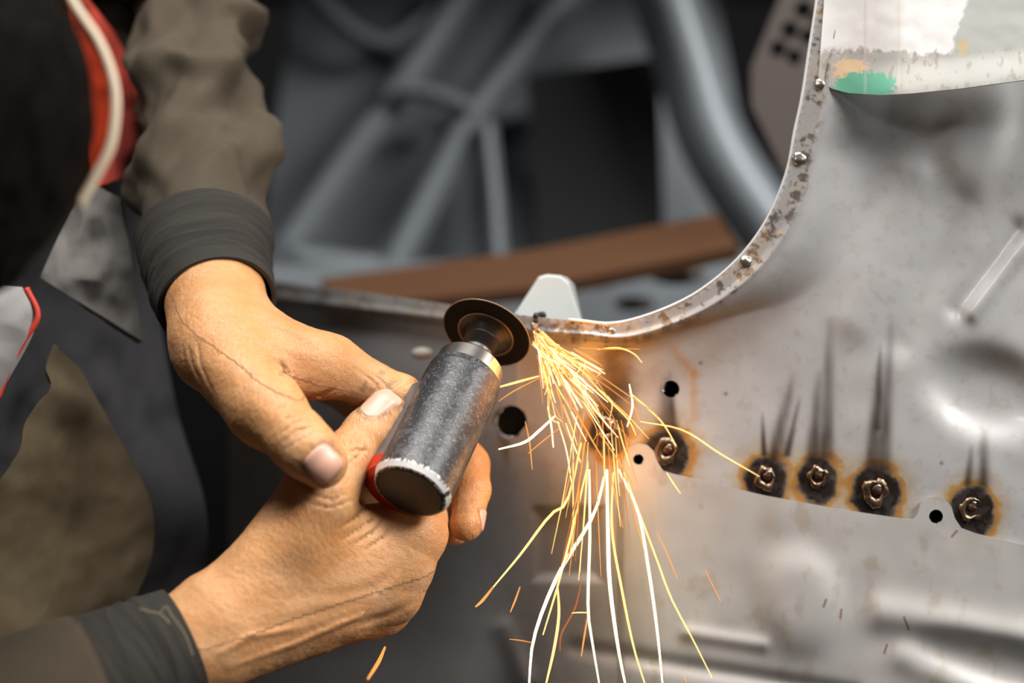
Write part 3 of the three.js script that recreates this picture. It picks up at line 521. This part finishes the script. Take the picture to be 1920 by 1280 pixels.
for (const q of NAILS) {
  const n = q.n.clone().normalize(), t = q.t.clone().addScaledVector(n, -q.t.dot(n)).normalize(), s = t.clone().cross(n), pos = [], idx = [], uv = [], M = 24;
  for (let j = 0; j <= M; j++) for (let i = 0; i <= M; i++) {
    let a = i / M * 2 - 1, b = j / M * 2 - 1; const sq = Math.pow(Math.abs(a), 4) + Math.pow(Math.abs(b), 4), k = sq > 0 ? Math.max(Math.abs(a), Math.abs(b)) / Math.pow(sq, 0.25) : 1; a *= k; b *= k;
    const p = q.c.clone().addScaledVector(s, a * q.w).addScaledVector(t, b * q.l).addScaledVector(n, 0.008);
    for (let it = 0; it < 9; it++) { const d = q.hand.coarse(p); p.addScaledVector(n, -clamp(d, -0.002, 0.002) * 0.9); if (Math.abs(d) < 1e-5) break; }
    const e = Math.max(Math.abs(i / M * 2 - 1), Math.abs(j / M * 2 - 1)); p.addScaledVector(n, lerp(0.0006, -0.0005, sstep(0.82, 1, e)) + 0.0002 * (1 - a * a));
    pos.push(p.x, p.y, p.z); uv.push(i / M, j / M);
  }
  for (let j = 0; j < M; j++) for (let i = 0; i < M; i++) { const a = j * (M + 1) + i; idx.push(a, a + 1, a + M + 1, a + 1, a + M + 2, a + M + 1); }
  const g = geo(pos, idx, uv); obj('fingernail', g, nailM, body);
}
// hair on the bowed head
{
  const m = nets((p) => { const q = p.clone().sub(HEAD); return (Math.hypot(q.x / 0.119, q.y / 0.090, q.z / 0.085) - 1) * 0.085 - 0.0025 * noise(p.x * 160, p.y * 60, p.z * 160); }, [HEAD.x - 0.03, HEAD.y - 0.11, HEAD.z - 0.1], [HEAD.x + 0.135, HEAD.y + 0.11, HEAD.z + 0.1], 0.004);
  obj('hair', geo(m.pos, m.idx, null, null, m.nor), std(0x0c0a09, 0.95, 0, { specularIntensity: 0.15 }), person).userData.label = 'short very dark hair';
}
const jacket = sub('jacket', person); jacket.userData.label = 'dark olive work jacket with grey and red panels';
const weave = texture(512, 512, (u, v, x, y) => { const q = 120 + 40 * Math.sin((x + y) * 0.8) + 40 * noise(x / 3, y / 3, 1) + 30 * noise(x / 1.5, y / 1.5, 5); return [q, q, q]; }, false);
const cloth = (hex, rep = 6, sheen = 0.3) => { const [r, g, b] = new THREE.Color(hex).toArray().map((q) => Math.pow(q, 1 / 2.2) * 255); const map = texture(512, 512, (u, v, x, y) => { const n = fbm(x / 60, y / 60, r), l = 8 * Math.sin((x + y) * 0.8) + 6 * n + 8 * noise(x / 2, y / 2), dust = 60 * sstep(0.55, 0.7, noise(x / 3.3, y / 3.3, 11)); return [r + l + dust, g + l + dust, b + l * 0.9 + dust * 0.9]; }); map.repeat.set(rep, rep); const bump = weave.clone(); bump.repeat.set(rep, rep); bump.needsUpdate = true; return new THREE.MeshPhysicalMaterial({ map, roughness: 0.88, bumpMap: bump, bumpScale: 0.0003, sheen, sheenColor: new THREE.Color(hex), sheenRoughness: 0.6 }); };
const oliveM = cloth(0x3b3121, 3), cuffM = cloth(0x2e2b25, 3), darkM = cloth(0x1d1d20, 3), greyC = cloth(0x6d6a66, 3), redC = cloth(0xa32a14, 3), silverC = cloth(0x8d8c8b, 3);
// a sleeve: rings along a path, folded, turned in at the open end
function sleeve(name, pts, radii, folds, m, seedz, flat = 1) {
  const N = 120, M = 72, c = smooth(pts, N), rr = (t) => { const k = t * (radii.length - 1), i = Math.min(radii.length - 2, Math.floor(k)); const u = k - i; return lerp(radii[i], radii[i + 1], u * u * (3 - 2 * u)); };
  const pos = [], idx = [], uv = []; let up = V(0.1, 0.3, 0.95);
  const rings = []; for (let k = 0; k < N; k++) rings.push([k, 0]); for (let k = 1; k <= 6; k++) rings.push([N - 1 - k, 0.0022]);
  const frames = c.map((p, k) => { const t = c[Math.min(N - 1, k + 1)].clone().sub(c[Math.max(0, k - 1)]).normalize(), s = up.clone().cross(t).normalize(), w = t.clone().cross(s); up = w; return [s, w]; });
  rings.forEach(([k, inset]) => { const t = k / (N - 1), [s, w] = frames[k];
    for (let i = 0; i <= M; i++) { const q = i / M * 2 * Math.PI, cx = Math.cos(q), cy = Math.sin(q); let f = folds * (1 - 0.85 * sstep(0.82, 1, t)) * (0.42 * Math.pow(0.5 + 0.5 * Math.sin(t * 34 + q * 1.0 + 5 * noise(cx + seedz, cy, t * 4)), 3) * sstep(0.2, 0.5, t) - 0.12 + fbm(cx * 0.9 + t * 5.5 + seedz, cy * 0.9 - t * 3, seedz, 3) * 1.3 + 0.8 * (0.5 - Math.abs(noise(cx * 0.8 + t * 9, cy * 0.8 + t * 4, seedz + 4))));
      const r = rr(t) + f - inset, p = c[k].clone().addScaledVector(s, cx * r * flat).addScaledVector(w, cy * r); pos.push(p.x, p.y, p.z); uv.push(i / M, t * 2); } });
  for (let k = 0; k < rings.length - 1; k++) for (let i = 0; i < M; i++) { const a = k * (M + 1) + i, b = a + M + 1; idx.push(a, a + 1, b, b, a + 1, b + 1); }
  return obj(name, geo(pos, idx, uv), m, jacket);
}
sleeve('sleeve', [V(-0.35, Y0 + 0.30, -0.85), P(345, -120, 0.84), P(372, 90, 0.80), P(378, 300, 0.755), P(385, 475, 0.712)], [0.055, 0.034, 0.025, 0.0285, 0.0305], 0.019, oliveM, 2.7);
sleeve('cuff', [P(384, 450, 0.718), P(388, 490, 0.708), P(396, 530, 0.698), P(408, 572, 0.685)], [0.0345, 0.0320, 0.0300, 0.0285], 0.0012, cuffM, 5.1);
sleeve('sleeve', [V(-0.42, Y0 + 0.06, -0.52), V(-0.40, Y0 - 0.08, -0.47), V(-0.345, Y0 - 0.19, -0.485), P(20, 1345, 0.57), P(170, 1290, 0.588)], [0.062, 0.055, 0.050, 0.037, 0.0305], 0.008, oliveM, 8.2);
sleeve('cuff', [P(165, 1292, 0.588), P(230, 1262, 0.594), P(290, 1232, 0.601), P(345, 1206, 0.607)], [0.0305, 0.0285, 0.0270, 0.0250], 0.0010, cuffM, 3.4);
{ // loose threads on the right cuff
  for (const q of [[[262, 1140], [280, 1146], [300, 1150], [318, 1168]], [[300, 1148], [312, 1136], [320, 1150], [345, 1185], [362, 1228]]]) obj('thread', tube(smooth(q.map(([x, y]) => P(x, y, 0.574)), 24), 0.0002, 6), std(0x9a8a6c, 0.8), jacket);
}
{ // the jacket's body and the trousers over the rest of the figure
  const T = { ls: V(-0.34, Y0 + 0.27, -0.84), rs: V(-0.42, Y0 + 0.06, -0.50), chest: V(-0.50, Y0 + 0.02, -0.74), hip: V(-0.68, 0.82, -0.86), neck: V(-0.42, Y0 + 0.13, -0.60), k1: V(-0.62, 0.45, -0.74), k2: V(-0.76, 0.45, -0.98) };
  const wrap = (name, bones, lo, hi, m, parent, sd) => { const q = nets((p) => { let d = 1; for (const [a, b, ra, rb] of bones) d = smin(d, segd(p, a, b, ra + 0.02, rb + 0.02), 0.03); return d - 0.008 * fbm(p.x * 9 + sd, p.y * 5, p.z * 9, 3); }, lo, hi, 0.011); const uv = []; for (let k = 0; k < q.pos.length; k += 3) uv.push(Math.atan2(q.pos[k + 2] + 0.78, q.pos[k] + 0.55) / Math.PI * 3, q.pos[k + 1] * 5); return obj(name, geo(q.pos, q.idx, uv, null, q.nor), m, parent); };
  wrap('jacket_body', [[T.ls, T.chest, 0.065, 0.12], [T.rs, T.chest, 0.06, 0.12], [T.chest, T.hip, 0.125, 0.132], [T.neck, T.chest, 0.07, 0.11], [T.ls, P(345, -120, 0.84), 0.04, 0.025], [T.rs, T.ls, 0.06, 0.06]], [-0.98, 0.6, -1.16], [-0.1, Y0 + 0.45, -0.36], darkM, jacket, 3);
  wrap('trousers', [[T.hip, T.k1, 0.092, 0.062], [T.k1, V(-0.68, 0.1, -0.72), 0.062, 0.047], [T.hip, T.k2, 0.092, 0.062], [T.k2, V(-0.8, 0.1, -1.0), 0.062, 0.047]], [-1.0, 0.01, -1.18], [-0.45, 1.0, -0.55], darkM, person, 6);
}
function panelCloth(name, left, right, d, thick, m, fold, sd) { // two edges (px, py, depth), folds between
  const A = along(left.map((p) => [p[0], p[1], (p[2] ?? d) * 1000]), 60), B = along(right.map((p) => [p[0], p[1], (p[2] ?? d) * 1000]), 60);
  return obj(name, sheet((u, v) => { const i = Math.round(v * 59), x = lerp(A[i][0], B[i][0], u), y = lerp(A[i][1], B[i][1], u), dd = lerp(A[i][2], B[i][2], u) / 1000; return P(x, y, dd - 0.012 * Math.sin(Math.PI * u) - fold * fbm(x / 120 + sd, y / 160, sd, 3) - 0.4 * fold * (0.5 - Math.abs(noise(x / 70, y / 110, sd)))); }, 50, 59, thick), m, jacket);
}
panelCloth('jacket_front', [[-260, 300, 0.80], [-260, 800, 0.74], [-260, 1400, 0.70]], [[250, 300, 0.86], [330, 760, 0.83], [390, 1000, 0.80], [300, 1400, 0.74]], 0.8, 0.004, darkM, 0.02, 4.4);
panelCloth('pocket_flap', [[168, 342, 0.735], [130, 400, 0.73], [75, 520, 0.725]], [[228, 372, 0.75], [246, 480, 0.75], [268, 640, 0.745]], 0.73, 0.004, greyC, 0.012, 1.7);
panelCloth('collar_lining', [[120, -60, 0.80], [140, 130, 0.80], [176, 352, 0.77]], [[215, 60, 0.82], [276, 190, 0.82], [238, 330, 0.79]], 0.8, 0.004, redC, 0.012, 6.1);
panelCloth('shoulder_yoke', [[150, -80, 0.84], [205, 60, 0.83], [250, 170, 0.83]], [[300, -80, 0.86], [272, 60, 0.85], [290, 200, 0.84]], 0.8, 0.004, oliveM, 0.01, 2.1);
panelCloth('chest_patch', [[-120, 520, 0.66], [-120, 640, 0.66], [-120, 800, 0.65]], [[42, 538, 0.69], [70, 592, 0.69], [0, 742, 0.68]], 0.68, 0.004, silverC, 0.01, 3.9);
obj('piping', tube(smooth([[50, 540, 0.688], [71, 592, 0.686], [44, 640, 0.684], [20, 685, 0.681], [-4, 745, 0.677]].map((p) => P(...p)), 40), 0.0014, 10), std(0xa62a18, 0.6), jacket);
panelCloth('jacket_flap', [[100, 645, 0.69], [86, 690, 0.688], [96, 722, 0.685], [48, 790, 0.68], [36, 845, 0.675], [-40, 960, 0.67], [-120, 1210, 0.66]], [[150, 690, 0.73], [200, 780, 0.73], [245, 860, 0.735], [285, 950, 0.73], [285, 1040, 0.725], [250, 1130, 0.715], [205, 1222, 0.70]], 0.72, 0.003, cloth(0x54472f, 3), 0.006, 7.7);
{ // clear visor in front of the chest with a pale rim
  const rim = [[105, -60, 0.50], [140, 10, 0.50], [186, 80, 0.50], [212, 150, 0.50], [217, 205, 0.50], [207, 275, 0.50], [180, 330, 0.50], [148, 385, 0.50]], v = sub('face_shield', person); v.userData.label = 'clear face shield with a pale rim';
  obj('rim', tube(smooth(rim.map((p) => P(...p)), 50), 0.0017, 10), std(0xcdbfa6, 0.5), v);
  const A = along(rim, 40), B = along([[-60, -60], [0, 60], [40, 150], [60, 220], [50, 300], [40, 400]], 40);
  obj('visor', sheet((u, w) => { const i = Math.round(w * 39); return P(lerp(A[i][0], B[i][0], u), lerp(A[i][1], B[i][1], u), lerp(0.50, 0.53, u)); }, 12, 39, 0.001), new THREE.MeshPhysicalMaterial({ color: 0xf2dcc0, transmission: 1, roughness: 0.12, thickness: 0 }), v);
}

// ------------------------------------------------------------------ sparks
const sparkM = [[1, 0.80, 0.42, 3.6], [1, 0.62, 0.19, 2.2], [1, 0.36, 0.07, 1.3], [1, 0.24, 0.04, 0.7]].map(([r, g, b, e]) => { const m = new THREE.MeshStandardMaterial({ color: 0x000000, roughness: 1, emissiveIntensity: e }); m.emissive.setRGB(r, g, b); return m; });
function spark(pts, r, hot, d0 = 0.685, d1 = 0.67, shape = 1) {
  const q = smooth(pts.map(([x, y], i) => P(x, y, lerp(d0, d1, i / (pts.length - 1)))), pts.length > 2 ? 14 : 8);
  return tube(q, (t) => r * (0.35 + 0.65 * Math.sin(Math.PI * clamp(0.08 + shape * 0.84 * t))) * 0.00026, 6);
}
const BIG = [ // long streaks: points, half width in pixels, heat, depth at the end
  [[[1135, 885], [1115, 960], [1045, 1080], [1000, 1200], [992, 1285]], 3.2, 0, 0.66], [[[1100, 880], [1075, 985], [1045, 1100], [1018, 1190]], 2.0, 1, 0.665], [[[1090, 830], [1060, 945], [1035, 962], [975, 1040], [925, 1100]], 2.4, 1, 0.655], [[[925, 1100], [905, 1125], [892, 1137]], 2.6, 2, 0.653],
  [[[1105, 880], [1106, 1000], [1103, 1150], [1110, 1200], [1125, 1290]], 2.4, 0, 0.665], [[[1138, 880], [1140, 1000], [1143, 1090], [1160, 1220], [1174, 1290]], 3.4, 0, 0.662], [[[1150, 885], [1147, 990], [1165, 1100], [1190, 1220], [1212, 1290]], 2.2, 1, 0.665], [[[1160, 880], [1195, 955], [1215, 1060], [1232, 1180], [1243, 1290]], 2.6, 0, 0.664],
  [[[1170, 885], [1200, 965], [1232, 1050], [1258, 1120], [1300, 1200], [1335, 1270]], 1.6, 1, 0.668], [[[1045, 1095], [1048, 1150], [1040, 1210], [1022, 1290]], 2.6, 1, 0.66], [[[1103, 1150], [1096, 1190], [1090, 1230]], 1.6, 2, 0.665], [[[1075, 985], [1070, 1030], [1058, 1060]], 1.6, 2, 0.665],
  [[[1010, 705], [970, 716], [930, 727]], 2.0, 1, 0.67], [[[1012, 708], [960, 735], [935, 752]], 1.0, 2, 0.67], [[[1040, 780], [1010, 808], [985, 828], [935, 842]], 2.4, 0, 0.662], [[[985, 790], [993, 830], [998, 880]], 1.2, 2, 0.662], [[[1052, 800], [1020, 825], [990, 850]], 1.0, 2, 0.665],
  [[[1120, 655], [1160, 652], [1190, 664], [1204, 680]], 1.2, 1, 0.68], [[[1085, 652], [1130, 654], [1200, 654]], 0.9, 2, 0.682], [[[1180, 720], [1186, 760], [1176, 800]], 1.6, 0, 0.675], [[[1186, 752], [1200, 790]], 0.9, 2, 0.675], [[[1180, 735], [1240, 790], [1268, 835]], 1.3, 1, 0.68], [[[1200, 790], [1280, 806], [1350, 850], [1424, 893]], 1.3, 1, 0.688], [[[1250, 886], [1262, 905], [1276, 925]], 1.2, 1, 0.675],
  [[[1322, 1068], [1338, 1100], [1352, 1128]], 0.8, 2, 0.67], [[[975, 1100], [966, 1125], [957, 1147]], 1.6, 2, 0.65], [[[722, 1213], [710, 1240], [690, 1272]], 3.4, 2, 0.60], [[[1280, 1262], [1288, 1280]], 1.0, 2, 0.66], [[[1232, 998], [1252, 1040], [1270, 1085]], 1.0, 2, 0.668], [[[1000, 1205], [975, 1200], [955, 1198]], 0.8, 2, 0.66], [[[1103, 1148], [1085, 1148], [1072, 1149]], 1.0, 1, 0.66], [[[1089, 1095], [1078, 1140], [1052, 1190], [1050, 1220]], 1.3, 3, 0.69],
];
for (const [pts, r, hot, d1] of BIG) tag(obj('spark', spark(pts, r, hot, 0.683, d1), sparkM[hot]), ['long white-hot spark streak thrown off the cutting disc', 'long yellow spark streak thrown off the cutting disc', 'long orange spark streak thrown off the cutting disc', 'dull red spark streak low over the grey panel'][hot], 'spark', ['white-hot long sparks', 'yellow long sparks', 'orange long sparks', 'dull red sparks'][hot]);
// fan of the jet: two sprays that leave the cut
for (let k = 0; k < 175; k++) {
  const fan = rnd(), a = fan < 0.55 ? lerp(0.36, 0.86, rnd()) : lerp(0.80, 1.38, rnd()), L = fan < 0.55 ? lerp(60, 265, rnd()) : lerp(90, 310, rnd()), start = rnd() < 0.45 ? rnd() * 0.12 : lerp(0.15, 0.72, rnd());
  const x0 = 998 + 8 * rnd(), y0 = 612 + 34 * rnd(), dx = Math.cos(a), dy = Math.sin(a), bend = (rnd() - 0.4) * 60, q = (t) => [x0 + dx * L * t - dy * bend * t * t + 5 * (rnd() - 0.5), y0 + dy * L * t + dx * bend * t * t + 16 * t * t + 5 * (rnd() - 0.5)];
  const end = Math.min(1.05, start + lerp(0.2, 0.55, rnd())), pts = [q(start), q((start + end) / 2), q(end)];
  if (rnd() < 0.25) pts.push([pts[2][0] + 34 * (rnd() - 0.4), pts[2][1] + 30 * rnd()]);
  const hot = rnd() < (start < 0.15 ? 0.12 : 0.3) ? 0 : rnd() < 0.42 ? 1 : 2;
  tag(obj('spark', spark(pts, lerp(0.55, 1.6, rnd() * rnd()), hot, 0.688, lerp(0.66, 0.69, rnd())), sparkM[hot]), ['short white-hot spark in the dense jet at the cut', 'short yellow spark in the dense jet at the cut', 'short orange spark in the dense jet at the cut'][hot], 'spark', ['white-hot sparks in the jet', 'yellow sparks in the jet', 'orange sparks in the jet'][hot]);
}
for (let k = 0; k < 26; k++) { // thin long ones below
  const x = lerp(1070, 1165, rnd()), y = lerp(770, 880, rnd()), a = (x - 1110) / 300 + (rnd() - 0.5) * 0.25, L = lerp(60, 260, rnd());
  tag(obj('spark', spark([[x, y], [x + a * L * 0.5, y + L * 0.5], [x + a * L * 1.1, y + L]], lerp(0.6, 1.2, rnd()), 2, 0.68, lerp(0.66, 0.69, rnd())), sparkM[1 + Math.floor(rnd() * 2.4)]), 'thin orange spark falling below the dense jet', 'spark', 'thin sparks below the jet');
}
{ const l = new THREE.PointLight(0xff9a40, SPARK_LIGHT, 2, 2); l.position.copy(P(1060, 690, 0.672)); l.castShadow = true; l.shadow.radius = 1; scene.add(l);
  const l2 = new THREE.PointLight(0xffa850, SPARK_LIGHT * 0.7, 2, 2); l2.position.copy(P(1120, 900, 0.668)); l2.castShadow = true; scene.add(l2); }

renderer.render(scene, camera);
